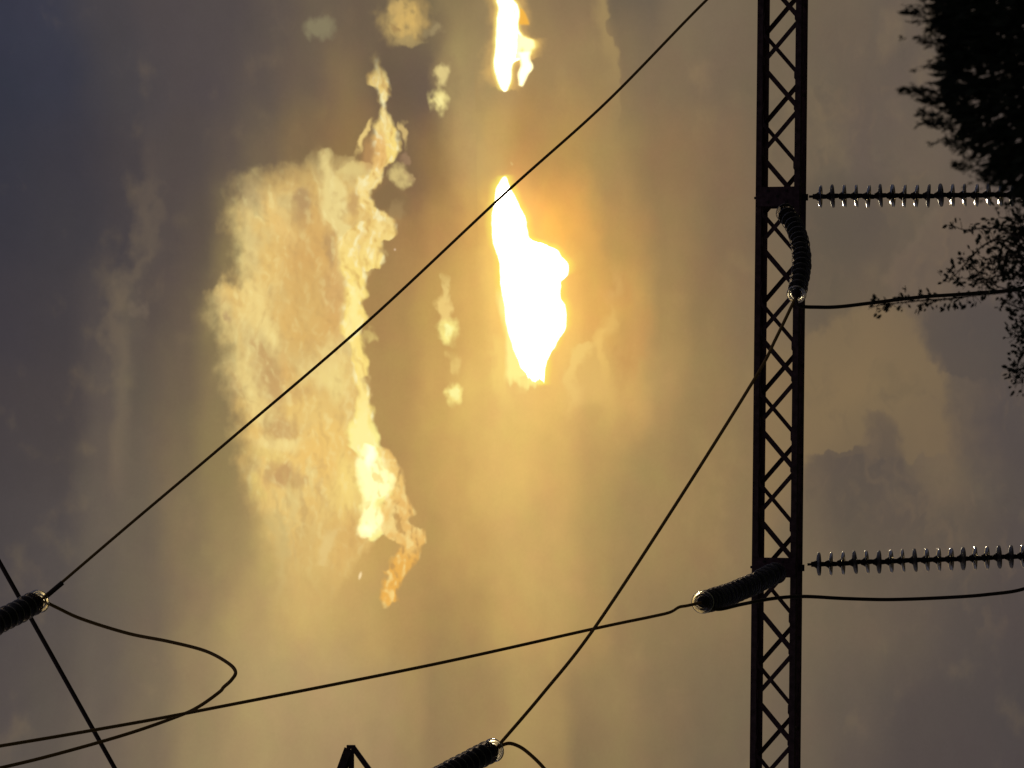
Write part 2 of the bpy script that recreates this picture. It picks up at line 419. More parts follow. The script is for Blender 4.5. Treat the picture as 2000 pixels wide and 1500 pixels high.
    # ---- the bright ribbon along the cloud's ground side
    rib_l = [(92, 742), (120, 740), (140, 732), (158, 730), (166, 740), (178, 746), (190, 748), (204, 752), (215, 750), (228, 744), (240, 738), (256, 737), (280, 735), (300, 737), (318, 732), (330, 722), (345, 706), (360, 700), (380, 698), (400, 710), (420, 722), (436, 700), (455, 672), (480, 664), (520, 664), (540, 674), (600, 676), (632, 668), (645, 664), (662, 680), (700, 686), (735, 692), (760, 698), (790, 698), (815, 690), (838, 680), (870, 680), (886, 698), (920, 700), (960, 702), (980, 710), (1000, 710), (1026, 702), (1045, 706), (1060, 724)]
    rib_r = [(92, 746), (120, 754), (140, 760), (158, 768), (178, 770), (190, 766), (204, 760), (215, 764), (232, 772), (250, 780), (280, 783), (300, 778), (318, 768), (330, 752), (345, 752), (358, 742), (372, 730), (385, 728), (400, 742), (415, 756), (428, 768), (446, 776), (462, 766), (470, 746), (486, 744), (500, 752), (514, 750), (524, 740), (530, 712), (552, 714), (572, 718), (592, 708), (612, 718), (640, 706), (660, 708), (690, 716), (712, 720), (732, 716), (738, 706), (760, 718), (785, 726), (815, 732), (842, 738), (868, 744), (882, 752), (900, 764), (925, 776), (950, 784), (975, 776), (1000, 762), (1020, 756), (1045, 752), (1060, 736)]
    rib = band(rib_l, rib_r, 7, 6, Xf, Yf, [(92, 0), (115, .25), (140, .6), (160, .85), (200, .95), (1060, 1)])
    c2 = mixc(lin((240, 206, 122)), lin((250, 222, 142)), smooth(fin[2], -.6, .6))
    c2 = mixc(c2, lin((255, 226, 130)), smooth(Y0, 430, 560))
    c2 = mixc(c2, lin((255, 244, 150)), smooth(Y0, 780, 860) * .8)
    c2 = mixc(c2, lin((196, 160, 96)), smooth(fin[1] + mid[1] * .5, .25, 1.0) * smooth(Y0, 470, 380) * .7)
    c2 = mixc(c2, lin((240, 190, 108)), smooth(fin[1] + mid[2] * .4, .3, 1.1) * .5)
    c2 = mixc(c2, lin((234, 182, 108)), spot(744, 290, 18, 38, 0, .75, .6, Xf, Yf))
    c2 = mixc(c2, lin((255, 226, 128)), spot(770, 290, 12, 46, 0, .8, .6, Xf, Yf))
    c2 = mixc(c2, lin((255, 248, 196)), smooth(rel, .02, .5) * .6)
    c2 = mixc(c2, lin((206, 160, 88)), smooth(rel, -.06, -.6) * .6 * smooth(Y0, 900, 500))
    c2 = mixc(c2, lin((255, 246, 190)), smooth(wsp[0], .2, .9) * .4)
    c2 = mixc(c2, lin((222, 180, 104)), smooth(wsp[1] + fin[0] * .4, .2, 1.0) * .45)
    col = mixc(col, lin((196, 150, 94)), spot(728, 300, 16, 34, 0, .65, .9, Xf, Yf))
    col = mixc(col, c2, rib)
    # hollow under the hook, darker again
    col = mixc(col, lin((196, 156, 100)), spot(694, 392, 9, 26, 10, .75, .7, Xf, Yf))
    col = mixc(col, lin((134, 108, 74)), band([(355, 762), (372, 738), (390, 732), (405, 752), (425, 775)], [(355, 775), (372, 785), (390, 800), (405, 800), (425, 790)], 6, 14, Xf, Yf, [(355, .2), (380, .85), (425, .2)]))
    # orange fringe and the hot core
    fr_l = [(870, 735), (900, 748), (940, 768), (970, 760), (990, 745), (1030, 742), (1055, 760), (1070, 785), (1090, 770), (1110, 765), (1118, 752), (1130, 760), (1142, 752), (1165, 748), (1185, 756)]
    fr_r = [(870, 748), (900, 774), (930, 786), (960, 790), (985, 800), (1005, 808), (1022, 800), (1040, 828), (1055, 834), (1072, 820), (1090, 818), (1105, 812), (1125, 798), (1140, 786), (1160, 778), (1175, 782), (1190, 766)]
    fr = band(fr_l, fr_r, 7, 6, Xf, Yf, [(870, .5), (900, .85), (1060, .9), (1190, 1)])
    c3 = mixc(lin((240, 192, 110)), lin((250, 218, 138)), smooth(fin[0] + mid[0] * .3, -.3, .7))
    c3 = mixc(c3, lin((238, 178, 84)), smooth(Y0, 1040, 1110))
    c3 = mixc(c3, lin((186, 144, 84)), smooth(rel, -.02, -.5) * .75)
    c3 = mixc(c3, lin((255, 230, 150)), smooth(rel, .05, .5) * .6)
    col = mixc(col, c3, fr)
    core = band([(866, 718), (885, 704), (920, 700), (945, 704), (975, 712), (1000, 714), (1020, 706), (1040, 704), (1056, 714)], [(866, 722), (885, 734), (905, 748), (930, 762), (948, 768), (968, 754), (984, 734), (1000, 742), (1015, 748), (1040, 744), (1056, 728)], 8, 8, Xf, Yf)
    col = mixc(col, (1.25, 1.08, .52), core)
    if core is not None:
        col = mixc(col, (1.02, .76, .27), smooth(rel + fin[0] * .25, -.02, -.5) * core * .85)
    col = mixc(col, (1.0, .74, .26), spot(744, 938, 5, 10, -40, .7, .9, Xf, Yf))
    col = mixc(col, (1.5, 1.4, .85), spot(723, 890, 10, 26, 0, .8, .9, Xf, Yf))
    col = mixc(col, (1.4, 1.25, .7), spot(724, 1035, 11, 14, 0, .8, .9, Xf, Yf))
    col = mixc(col, (1.05, .88, .34), band([(545, 678), (600, 684), (640, 672), (665, 685), (720, 700), (760, 702), (800, 702), (840, 690), (870, 688)], [(545, 695), (575, 706), (600, 698), (625, 708), (645, 694), (700, 700), (740, 710), (800, 720), (840, 724), (870, 732)], 6, 6, Xf, Yf, [(545, .25), (600, .75), (640, .5), (700, .35), (780, .5), (830, .95), (870, 1)]))

    Xw = X0 + fin[0] * 13 + mid[0] * 9
    Yw = Y0 + fin[1] * 14 + mid[1] * 12
    tear = smooth(fin[2] + wsp[0] * .6, -1.5, .0)

    def wisp(m):
        return None if m is None else m * tear
    # ---- loose puffs
    for (cx, cy, rx, ry, rt, c, a) in (
            (798, 36, 36, 38, 0, (194, 164, 102), .8), (812, 30, 20, 28, 0, (218, 180, 104), .75), (784, 12, 14, 14, 0, (204, 170, 104), .6), (786, 44, 8, 7, 0, (164, 132, 84), .7), (808, 78, 24, 10, 0, (176, 152, 100), .6), (836, 20, 14, 30, 0, (176, 146, 92), .5),
            (637, 44, 26, 18, 0, (138, 128, 98), .75), (860, 55, 14, 12, 0, (166, 146, 104), .6), (880, 150, 26, 38, 0, (150, 126, 88), .45),
            (873, 148, 13, 17, 0, (226, 204, 136), .85), (864, 193, 15, 18, 0, (240, 220, 142), .9), (862, 195, 8, 9, 0, (255, 240, 160), .7),
            (797, 256, 8, 17, 0, (214, 184, 118), .8), (796, 300, 8, 14, 0, (170, 136, 104), .5), (788, 338, 17, 20, 15, (214, 190, 124), .85), (806, 340, 6, 12, 0, (190, 160, 110), .6),
            (717, 262, 7, 24, 25, (236, 204, 128), .85), (776, 412, 10, 22, 25, (170, 142, 96), .4),
            (873, 562, 7, 18, 0, (236, 206, 128), .6), (868, 600, 11, 28, 4, (244, 210, 128), .75), (873, 640, 16, 22, 0, (255, 236, 140), .9), (875, 640, 8, 10, 0, (255, 252, 170), .8),
            (884, 706, 10, 20, 0, (244, 212, 126), .5), (889, 768, 14, 14, 10, (255, 232, 136), .85), (888, 766, 7, 7, 0, (255, 246, 160), .8), (722, 652, 9, 14, 0, (226, 200, 120), .6),):
        col = mixc(col, lin(c), wisp(spot(cx, cy, rx * 1.08, ry * 1.08, rt, min(1.0, a * 1.1), .7, Xw, Yw)))
    return col


def sky_sun():
    col = base
    # ==== part two: the sun
    for (cx, cy, rx, ry, rt, c, a) in ((920, 260, 26, 60, -10, (184, 154, 98), .45), (950, 330, 30, 40, 0, (206, 170, 102), .45), (1004, 322, 5, 5, 0, (226, 190, 120), .6), (942, 180, 14, 40, 0, (172, 142, 92), .4)):
        col = mixc(col, lin(c), spot(cx, cy, rx, ry, rt, a, .65, Xs, Ys))
    # ---- wisps on the ground side of the sun
    col = mixc(col, lin((168, 142, 94)), band([(-200, 1168), (0, 1174), (60, 1178), (110, 1192), (150, 1200), (300, 1206)], [(-200, 1180), (0, 1196), (30, 1200), (60, 1190), (90, 1208), (130, 1218), (200, 1216), (300, 1214)], 16, 3.5, Xf, Yf, [(-200, .5), (60, .65), (150, .5), (300, 0)]))
    col = mixc(col, lin((248, 210, 122)), band([(660, 1165), (680, 1128), (710, 1112), (740, 1106), (780, 1108), (830, 1112)], [(660, 1180), (676, 1168), (690, 1150), (705, 1145), (730, 1124), (780, 1118), (830, 1120)], 6, 12, Xs, Ys, [(660, .2), (690, .6), (740, .55), (830, 0)]))
    col = mixc(col, lin((226, 184, 106)), band([(664, 1170), (700, 1150), (730, 1128), (790, 1122)], [(664, 1184), (700, 1182), (740, 1178), (790, 1160)], 9, 14, Xs, Ys, [(664, .3), (700, .45), (790, 0)]))
    for (cx, cy, rx, ry, rt, c, a) in ((1200, 560, 10, 40, 10, (222, 178, 104), .4), (1186, 640, 14, 24, 20, (240, 198, 114), .4), (1120, 770, 22, 30, 0, (238, 198, 116), .4), (1160, 800, 24, 20, 0, (196, 156, 92), .4), (1215, 650, 18, 30, 0, (196, 152, 88), .4), (1180, 760, 16, 30, 0, (226, 182, 106), .35), (1240, 600, 12, 60, 0, (196, 156, 92), .35)):
        col = mixc(col, lin(c), spot(cx, cy, rx, ry, rt, a, 1.0, Xs, Ys))
    col = mixc(col, lin((244, 200, 112)), band([(640, 1166), (664, 1160), (690, 1166), (720, 1174), (760, 1180)], [(640, 1186), (664, 1176), (690, 1180), (720, 1188), (760, 1188)], 5, 5, Xf, Yf, [(640, .2), (664, .55), (720, .3), (760, 0)]))
    col = mixc(col, lin((196, 146, 84)), spot(1225, 700, 22, 34, 0, .5))
    col = mixc(col, lin((224, 172, 92)), spot(1150, 480, 22, 60, -10, .4))

    # ---- the sun breaking through
    sl = [(348, 988), (362, 978), (390, 973), (420, 968), (450, 966), (475, 970), (500, 977), (530, 982), (570, 984), (600, 990), (640, 995), (665, 1003), (690, 1010), (715, 1020), (732, 1034), (744, 1042)]
    sr = [(348, 990), (362, 994), (385, 1005), (410, 1017), (430, 1026), (455, 1029), (468, 1034), (476, 1058), (488, 1080), (505, 1096), (524, 1108), (538, 1107), (552, 1092), (580, 1092), (600, 1100), (625, 1103), (645, 1099), (665, 1086), (685, 1076), (700, 1066), (720, 1061), (744, 1060)]
    Xg = X0 + fin[0] * 2.6
    Yg = Y0 + fin[1] * 3.5
    hot = band(sl, sr, 5, 5, Xg, Yg + str_[0] * 16 * smooth(Y0, 670, 735))
    far = band([(y + (14 if y > 700 else -14), x - 16) for y, x in sl], [(y + (14 if y > 700 else -14), x + 16) for y, x in sr], 34, 34, Xs, Ys, [(334, 0), (370, .5), (420, .8), (720, .8), (758, 0)])
    col = mixc(col, lin((255, 206, 104)), far * .75)
    halo = band([(y + (6 if y > 700 else -5), x - 9) for y, x in sl], [(y + (6 if y > 700 else -5), x + 9) for y, x in sr], 12, 12, Xg, Yg)
    col = mixc(col, lin((255, 236, 104)), halo)
    col = mixc(col, (1.05, .92, .30), band([(560, 976), (590, 974), (640, 986), (680, 990), (735, 990), (756, 996)], [(560, 992), (600, 1004), (640, 1014), (680, 1022), (735, 1050), (756, 1056)], 8, 8, Xg + str_[1] * 5, Yg + str_[0] * 16, [(560, .3), (590, .95), (735, .95), (756, .2)]))
    col = mixc(col, lin((255, 222, 122)), band([(640, 958), (700, 962), (800, 968)], [(640, 984), (700, 986), (800, 1000)], 10, 8, Xf + str_[0] * 8, Yf, [(640, 0), (700, .5), (800, 0)]))
    col = mixc(col, lin((255, 224, 130)), band([(735, 1008), (770, 1012)], [(735, 1034), (770, 1028)], 5, 5, Xf, Yf, [(735, .8), (770, 0)]))
    col = mixc(col, (14, 13, 10.5), hot)
    # the sliver higher along the deck
    tl = [(-60, 990), (0, 985), (20, 987), (45, 985), (80, 982), (110, 978), (135, 977), (150, 981), (165, 985), (178, 991)]
    tr = [(-60, 1000), (0, 1012), (14, 1020), (24, 1024), (60, 1020), (74, 1032), (82, 1050), (92, 1054), (104, 1046), (116, 1034), (124, 1010), (150, 1003), (165, 999), (178, 995)]
    col = mixc(col, lin((250, 200, 112)), band([(y, x - 12) for y, x in tl], [(y, x + 12) for y, x in tr], 22, 22, Xs, Ys) * .6)
    col = mixc(col, lin((255, 228, 120)), band([(y, x - 7) for y, x in tl], [(y, x + 6) for y, x in tr], 6, 6, Xg, Yg) * .9)
    col = mixc(col, lin((250, 184, 70)), band([(18, 1020), (40, 1024), (52, 1020)], [(18, 1030), (34, 1040), (50, 1044)], 3, 3, Xg, Yg) * .9)
    col = mixc(col, (5, 4.4, 3.0), band(tl, [(y, min(x, 1026)) for y, x in tr], 5, 5, Xg, Yg))
    col = mixc(col, (1.6, 1.25, .62), band([(18, 1014), (60, 1016), (72, 1018), (100, 1016), (118, 1012)], [(18, 1022), (60, 1020), (74, 1032), (82, 1050), (92, 1054), (104, 1046), (118, 1034)], 4, 5, Xg + wsp[0] * 4, Yg))
    col = mixc(col, (.86, .50, .12), spot(1030, 112, 6, 14, 0, .7, .8, Xg, Yg))
    col = mixc(col, (2.2, 1.9, 1.0), band([(104, 1022), (130, 1026), (150, 1020), (166, 1020), (170, 1024)], [(104, 1046), (118, 1043), (134, 1047), (150, 1038), (166, 1030), (170, 1028)], 4, 4, Xg, Yg))
    return col


def sky_low():
    col = base
    Xv = X0 + mid[0] * 12 + fin[0] * 10
    Yv = Y0 + mid[1] * 14 + fin[1] * 13
    # ==== part three: low in the sky
    # ---- towering heads low in the sky, right of the beam in the photograph
    col = mixc(col, lin((92, 82, 71)), band([(345, 1560), (420, 1560), (500, 1560), (560, 1560), (600, 1560), (640, 1560), (665, 1570)],
               [(345, 1860), (400, 1838), (430, 1806), (455, 1800), (480, 1768), (500, 1750), (515, 1742), (540, 1722), (560, 1728), (580, 1740), (600, 1690), (620, 1650), (645, 1610), (665, 1574)], 20, 16, Xv, Yv, [(345, 0), (400, .45), (560, .5), (665, .45)]))
    col = mixc(col, lin((106, 91, 78)), band([(400, 1850), (450, 1812), (500, 1766), (540, 1736), (570, 1738), (600, 1745)], [(400, 2000), (450, 1990), (500, 1980), (540, 1960), (570, 1930), (600, 1880)], 18, 60, Xv, Yv, [(400, .3), (450, .6), (560, .6), (600, .2)]))
    col = mixc(col, lin((127, 107, 79)), band([(600, 1640), (620, 1640), (650, 1600), (700, 1560), (870, 1560), (890, 1580)], [(600, 1776), (620, 1788), (650, 1794), (680, 1806), (700, 1812), (730, 1838), (760, 1850), (820, 1850), (870, 1850), (890, 1850)], 30, 20, Xv, Yv, [(600, 0), (620, .5), (700, .65), (870, .6), (890, .4)]))
    col = mixc(col, lin((84, 76, 71)), band([(590, 1800), (620, 1790), (660, 1798), (700, 1814), (725, 1830), (742, 1870)], [(590, 2100), (620, 2100), (742, 2100), (745, 2100)], 17, 15, Xv, Yv, [(590, .2), (620, .6), (735, .62), (742, .2)]))
    col = mixc(col, lin((104, 91, 72)), spot(1762, 742, 42, 26, 30, .3, 1.0))
    col = mixc(col, lin((112, 95, 76)), spot(1850, 860, 90, 70, 25, .5, 1.0))
    col = mixc(col, lin((87, 77, 71)), band([(800, 1700), (812, 1698), (850, 1690), (872, 1672), (880, 1615), (892, 1578), (940, 1560), (1020, 1560), (1100, 1560)],
               [(800, 1722), (812, 1738), (840, 1750), (870, 1758), (900, 1770), (925, 1782), (940, 1800), (1020, 1830), (1100, 1900)], 14, 17, Xv, Yv, [(800, 0), (820, .5), (880, .6), (960, .42), (1100, 0)]))
    col = mixc(col, lin((80, 72, 72)), spot(1945, 850, 70, 90, 0, .6, 1.0))
    edge = smooth(Y0, 1300, 1120) * smooth(X0, 1440, 1500) * smooth(Y0, 0, 160)
    col = mixc(col, lin((128, 107, 83)), smooth(wsp[0] + big[1], .1, 1.3) * edge * .22)
    col = mixc(col, lin((76, 68, 66)), smooth(wsp[2] + mid[0], .1, 1.4) * edge * .2)
    return col


def bgnode(c):
    n = N.new('ShaderNodeBackground')
    LK.new(c.s, n.inputs[0])
    n.inputs[1].default_value = 1.0
    return n.outputs[0]


def pick(f, a, b):
    n = N.new('ShaderNodeMixShader')
    LK.new(f.s, n.inputs[0])
    LK.new(a, n.inputs[1]); LK.new(b, n.inputs[2])
    return n.outputs[0]


def inside(e, lo, hi):
    return math_node('GREATER_THAN', e, lo) * math_node('LESS_THAN', e, hi)


low_c = bgnode(group('sky_low', sky_low))
sun_c = bgnode(group('sky_sun', sky_sun))
CUTS = [-120, 300, 440, 620, 800, 930, 1030, 1320]
cl = None
for lo, hi in zip(CUTS, CUTS[1:]):
    c = bgnode(group('sky_cloud', sky_cloud, (lo, hi)))
    cl = c if cl is None else pick(math_node('GREATER_THAN', Y0, lo), cl, c)
out = pick(inside(X0, 1440, 2400) * inside(Y0, 0, 1300), bgnode(base), low_c)
out = pick(inside(X0, 935, 1300) * inside(Y0, -260, 900), out, sun_c)
out = pick(inside(X0, 150, 935) * inside(Y0, -120, 1320), out, cl)
wo = N.new('ShaderNodeOutputWorld')
LK.new(out, wo.inputs[0])


# ------------------------------------------------------------------ materials
def mat(name, base, rough=.6, metal=0.0, grain=8.0, vary=.35, bump=.0, trans=0.0, ior=1.5, spec=.5):
    m = bpy.data.materials.new(name)
    m.use_nodes = True
    t = m.node_tree
    b = t.nodes['Principled BSDF']
    tcn = t.nodes.new('ShaderNodeTexCoord')
    nz = t.nodes.new('ShaderNodeTexNoise')
    nz.inputs['Scale'].default_value = grain
    nz.inputs['Detail'].default_value = 5
    t.links.new(tcn.outputs['Object'], nz.inputs['Vector'])
    cr = t.nodes.new('ShaderNodeValToRGB')
    cr.color_ramp.elements[0].position = .3
    cr.color_ramp.elements[1].position = .7
    cr.color_ramp.elements[0].color = (*[c * (1 - vary) for c in base], 1)
    cr.color_ramp.elements[1].color = (*[min(1, c * (1 + vary)) for c in base], 1)
    t.links.new(nz.outputs[0], cr.inputs[0])
    t.links.new(cr.outputs[0], b.inputs['Base Color'])
    b.inputs['Roughness'].default_value = rough
    b.inputs['Metallic'].default_value = metal
    b.inputs['IOR'].default_value = ior
    b.inputs['Transmission Weight'].default_value = trans
    b.inputs['Specular IOR Level'].default_value = spec
    if bump:
        bp = t.nodes.new('ShaderNodeBump')
        bp.inputs['Strength'].default_value = bump
        t.links.new(nz.outputs[0], bp.inputs['Height'])
        t.links.new(bp.outputs[0], b.inputs['Normal'])
    return m


M_steel = mat('weathered_steel', (.13, .080, .082), .75, 0, 14, .45, .2, spec=.15)
M_plate = mat('plate_steel', (.13, .075, .085), .8, 0, 20, .4, .2, spec=.1)
M_glass = mat('insulator_glass', (.24, .20, .14), .14, 0, 30, .15, 0, trans=1.0, ior=1.38, spec=.35)
M_dimmed = mat('dimmed_insulator_glass', (.075, .065, .06), .5, 0, 18, .3, 0, trans=.6, ior=1.36, spec=.25)  # same glass darkened: shade of stacked discs and duller glints put into the colour
M_glint = mat('glint_insulator_glass', (.86, .84, .72), .12, 0, 30, .1, 0, trans=1.0, ior=1.5, spec=.5)  # same glass made paler: the end disc's bright glint put into the colour
M_cap = mat('cap_iron', (.035, .027, .022), .55, .3, 30, .3, .1)
M_wire = mat('stranded_conductor', (.42, .25, .09), .6, 0, 60, .2, .1, spec=.2)
M_dkwire = mat('dark_cable', (.10, .07, .06), .6, .5, 60, .25, .15)
M_leaf = mat('leaf', (.045, .055, .03), .7, 0, 5, .4, spec=.2)
M_bark = mat('bark', (.09, .07, .055), .9, 0, 12, .4, .4, spec=.1)
M_grass = mat('grass', (.05, .07, .03), .95, 0, .6, .4, .3)
COL = sc.collection


# ------------------------------------------------------------------ mesh helpers
class MB:
    def __init__(self): self.v, self.f = [], []

    def prism(self, a, b, w, h, side=None):
        """a flat bar from a to b, w wide across `side`, h thick"""
        a, b = Vector(a), Vector(b)
        d = (b - a).normalized()
        side = Vector(side) if side is not None else Vector((0, 0, 1))
        s = (side - d * side.dot(d)).normalized()
        t = d.cross(s)
        k = len(self.v)
        for p in (a, b):
            for i, j in ((-1, -1), (1, -1), (1, 1), (-1, 1)):
                self.v.append(p + s * (i * w / 2) + t * (j * h / 2))
        self.f += [(k, k + 3, k + 2, k + 1), (k + 4, k + 5, k + 6, k + 7)] + [(k + i, k + (i + 1) % 4, k + 4 + (i + 1) % 4, k + 4 + i) for i in range(4)]

    def angle(self, a, b, w, t, s, n):
        """rolled L section from a to b; flanges along s and along n"""
        a, b, s, n = Vector(a), Vector(b), Vector(s).normalized(), Vector(n).normalized()
        prof = [(0, 0), (w, 0), (w, t), (t, t), (t, w), (0, w)]
        k = len(self.v)
        for p in (a, b):
            for i, j in prof: self.v.append(p + s * i + n * j)
        m = 6
        self.f += [(k + i, k + (i + 1) % m, k + m + (i + 1) % m, k + m + i) for i in range(m)]
        self.f += [(k, k + 3, k + 2, k + 1), (k, k + 5, k + 4, k + 3), (k + 6, k + 7, k + 8, k + 9), (k + 6, k + 9, k + 10, k + 11)]

    def tube(self, pts, r, n=8, taper=None):
        pts = [Vector(p) for p in pts]
        k = len(self.v)
        up = None
        for i, p in enumerate(pts):
            d = (pts[min(i + 1, len(pts) - 1)] - pts[max(i - 1, 0)]).normalized()
            if up is None:
                up = d.orthogonal().normalized()
            up = (up - d * up.dot(d)).normalized()
            s = d.cross(up)
            rr = r if taper is None else r + (taper - r) * i / max(1, len(pts) - 1)
            for j in range(n):
                a = 2 * math.pi * j / n
                self.v.append(p + up * math.cos(a) * rr + s * math.sin(a) * rr)
        for i in range(len(pts) - 1):
            for j in range(n):
                q = k + i * n
                self.f.append((q + j, q + (j + 1) % n, q + n + (j + 1) % n, q + n + j))
        self.f.append(tuple(k + j for j in reversed(range(n))))
        q = k + (len(pts) - 1) * n
        self.f.append(tuple(q + j for j in range(n)))

    def lathe(self, prof, n=24):
        """profile (radius, z) round the z axis"""
        k = len(self.v)
        for r, z in prof:
            for j in range(n):
                a = 2 * math.pi * j / n
                self.v.append(Vector((r * math.cos(a), r * math.sin(a), z)))
        for i in range(len(prof) - 1):
            for j in range(n):
                q = k + i * n
                self.f.append((q + j, q + (j + 1) % n, q + n + (j + 1) % n, q + n + j))

    def mesh(self, name, m, smooth=False):
        me = bpy.data.meshes.new(name)
        me.from_pydata([tuple(v) for v in self.v], [], self.f)
        me.materials.append(m)
        if smooth:
            for p in me.polygons: p.use_smooth = True
        me.update()
        return me

    def build(self, name, m, parent=None, smooth=False):
        return link(name, self.mesh(name, m, smooth), parent)


def link(name, me, parent=None, mx=None):
    o = bpy.data.objects.new(name, me)
    COL.objects.link(o)
    if parent: o.parent = parent
    if mx is not None: o.matrix_local = mx
    return o


def tag(o, label=None, cat=None, group=None, kind=None):
    if label: o['label'] = label
    if cat: o['category'] = cat
    if group: o['group'] = group
    if kind: o['kind'] = kind
    return o


def spline(P, n=12):
    P = [Vector(p) for p in P]
    Q = [2 * P[0] - P[1]] + P + [2 * P[-1] - P[-2]]
    out = []
    for i in range(1, len(Q) - 2):
        for k in range(n):
            t = k / n
            a, b, c, d = Q[i - 1], Q[i], Q[i + 1], Q[i + 2]
            out.append(.5 * ((2 * b) + (c - a) * t + (2 * a - 5 * b + 4 * c - d) * t * t + (3 * b - a - 3 * c + d) * t ** 3))
    out.append(P[-1])
    return out


# ------------------------------------------------------------------ ground
mb = MB()
S = 6000
mb.v = [Vector((-S, -S, 0)), Vector((S, -S, 0)), Vector((S, S, 0)), Vector((-S, S, 0))]
mb.f = [(0, 1, 2, 3)]
tag(mb.build('ground', M_grass), kind='structure')

# ------------------------------------------------------------------ gantry beam
D0 = 40.3
# beam centre line, level, turned 2.4 degrees in plan
c_mid = at(1521.5, 750, D0)
yaw = R(2.4)
bx = Vector((math.cos(yaw), math.sin(yaw), 0))        # along the beam, towards the photo's top
by = Vector((-math.sin(yaw), math.cos(yaw), 0))       # away from the camera
bz = Vector((0, 0, 1))
PXM = FPX / D0
HB, DB = 88.5 / PXM / 2, .145                            # half height, half depth between outer edges
beam = bpy.data.objects.new('gantry_beam', None)
COL.objects.link(beam)
beam.matrix_world = Matrix((bx, by, bz)).transposed().to_4x4()
beam.location = c_mid
tag(beam, 'dark steel lattice beam crossing the sky, carrying the hanging insulator strings', 'gantry beam')
LB = 8.6


def s_of(py): return (750 - py) / PXM                # place along the beam


W = .062
for zs in (1, -1):
    for ys in (1, -1):
        mb = MB()
        mb.angle((-LB, ys * DB, zs * HB), (LB, ys * DB, zs * HB), W, .009, (0, 0, -zs), (0, -ys, 0))
        mb.build('chord', M_steel, beam)
# zigzag bracing: one shared mesh per direction and face
per = 176.6 / PXM
zt = HB - .03


def brace_mesh(dx, ys, w):
    m = MB()
    m.angle((0, 0, zt), (dx, 0, -zt), w, .006, (-(2 * zt), 0, -dx), (0, -ys, 0))
    return m.mesh('brace', M_steel)


half = per / 2
for ys, ph_top, w in ((-1, 119, .046), (1, 234, .042)):
    m1 = brace_mesh(half, ys, w)
    m2 = brace_mesh(-half, ys, w)
    k = -7
    while k < 15:
        s = s_of(ph_top + 176.6 * k)
        k += 1
        if abs(s) > LB - .5: continue
        yy = ys * .085
        link('brace', m1, beam, Matrix.Translation((s, yy, 0)))
        link('brace', m2, beam, Matrix.Translation((s, yy - ys * .007, 0)))
# top and bottom faces: cross ties and diagonals
m_tie = MB(); m_tie.prism((0, -DB + .01, 0), (0, DB - .01, 0), .04, .006, (1, 0, 0)); m_tie = m_tie.mesh('tie', M_steel)
m_dia = MB(); m_dia.prism((0, -DB + .01, 0), (half, DB - .01, 0), .03, .005, (1, 0, 0)); m_dia = m_dia.mesh('tie', M_steel)
for zs in (1, -1):
    k = -7
    while k < 15:
        s = s_of(228 + 88.3 * zs * .5 + 176.6 * k)
        k += 1
        if abs(s) > LB - .5: continue
        link('tie', m_tie, beam, Matrix.Translation((s, 0, zs * (HB - .012))))
        link('tie', m_dia, beam, Matrix.Translation((s, 0, zs * (HB - .02))))
# gusset plates at the nodes of the near face
m_g = MB()
m_g.v = [Vector(p) for p in ((-.075, 0, 0), (.075, 0, 0), (.04, 0, -.02), (-.04, 0, -.02), (-.075, .006, 0), (.075, .006, 0), (.04, .006, -.02), (-.04, .006, -.02))]
m_g.f = [(0, 3, 2, 1), (4, 5, 6, 7), (0, 1, 5, 4), (1, 2, 6, 5), (2, 3, 7, 6), (3, 0, 4, 7)]
m_g = m_g.mesh('gusset_plate', M_plate)
for k in range(-7, 15):
    for zs, ph in ((1, 119), (-1, 119 + 88.3), (1, 234), (-1, 234 + 88.3)):
        s = s_of(ph + 176.6 * k)
        if abs(s) > LB - .5: continue
        mx = Matrix.Translation((s, -DB + .017, zs * (HB - W + .004)))
        if zs < 0: mx = mx @ Matrix.Rotation(math.pi, 4, 'Y')
        link('gusset_plate', m_g, beam, mx)
# hanger plates where the strings are fixed, with bolts
for py in (385, 1108):
    mb = MB()
    for yy in (-DB - .006, DB + .006):
        mb.prism((s_of(py + 19), yy, 0), (s_of(py - 19), yy, 0), 2 * HB - .006, .008, (0, 0, 1))
    hp = mb.build('hanger_plate', M_plate, beam)
    mb = MB()
    for dx, dz in ((-.06, .1), (.06, .1), (-.06, -.1), (.06, -.1), (0, 0)):
        mb.tube([(s_of(py) + dx, -DB - .03, dz), (s_of(py) + dx, -DB - .008, dz)], .014, 6)
    mb.build('bolt', M_cap, hp)
    mb = MB()
    mb.prism((s_of(py), 0, -HB + .01), (s_of(py), 0, -HB - .055), .07, .014, (1, 0, 0))
    mb.tube([(s_of(py), 0, HB - .02), (s_of(py), 0, HB + .05)], .014, 6)
    mb.build('eye_bolt', M_cap, beam)
# the two legs that carry the beam, beyond both ends of the picture
zb = c_mid.z
for s in (-LB + .3, LB - .3):
    mb = MB()
    for i in (-1, 1):
        for j in (-1, 1):
            mb.tube([(s + i * .2, j * .2, .3), (s + i * .45, j * .45, -zb)], .05, 6)
    z = 0.0
    k = 0
    while z > -zb + 1:
        a = .2 + .25 * (-z / zb); b = .2 + .25 * (-(z - .9) / zb)
        sg = 1 if k % 2 else -1
        for j in (-1, 1):
            mb.prism((s - sg * a, j * a, z), (s + sg * b, j * b, z - .9), .05, .01)
            mb.prism((s + j * a, -sg * a, z), (s + j * b, sg * b, z - .9), .05, .01)
        z -= .9; k += 1
    mb.build('leg', M_steel, beam)

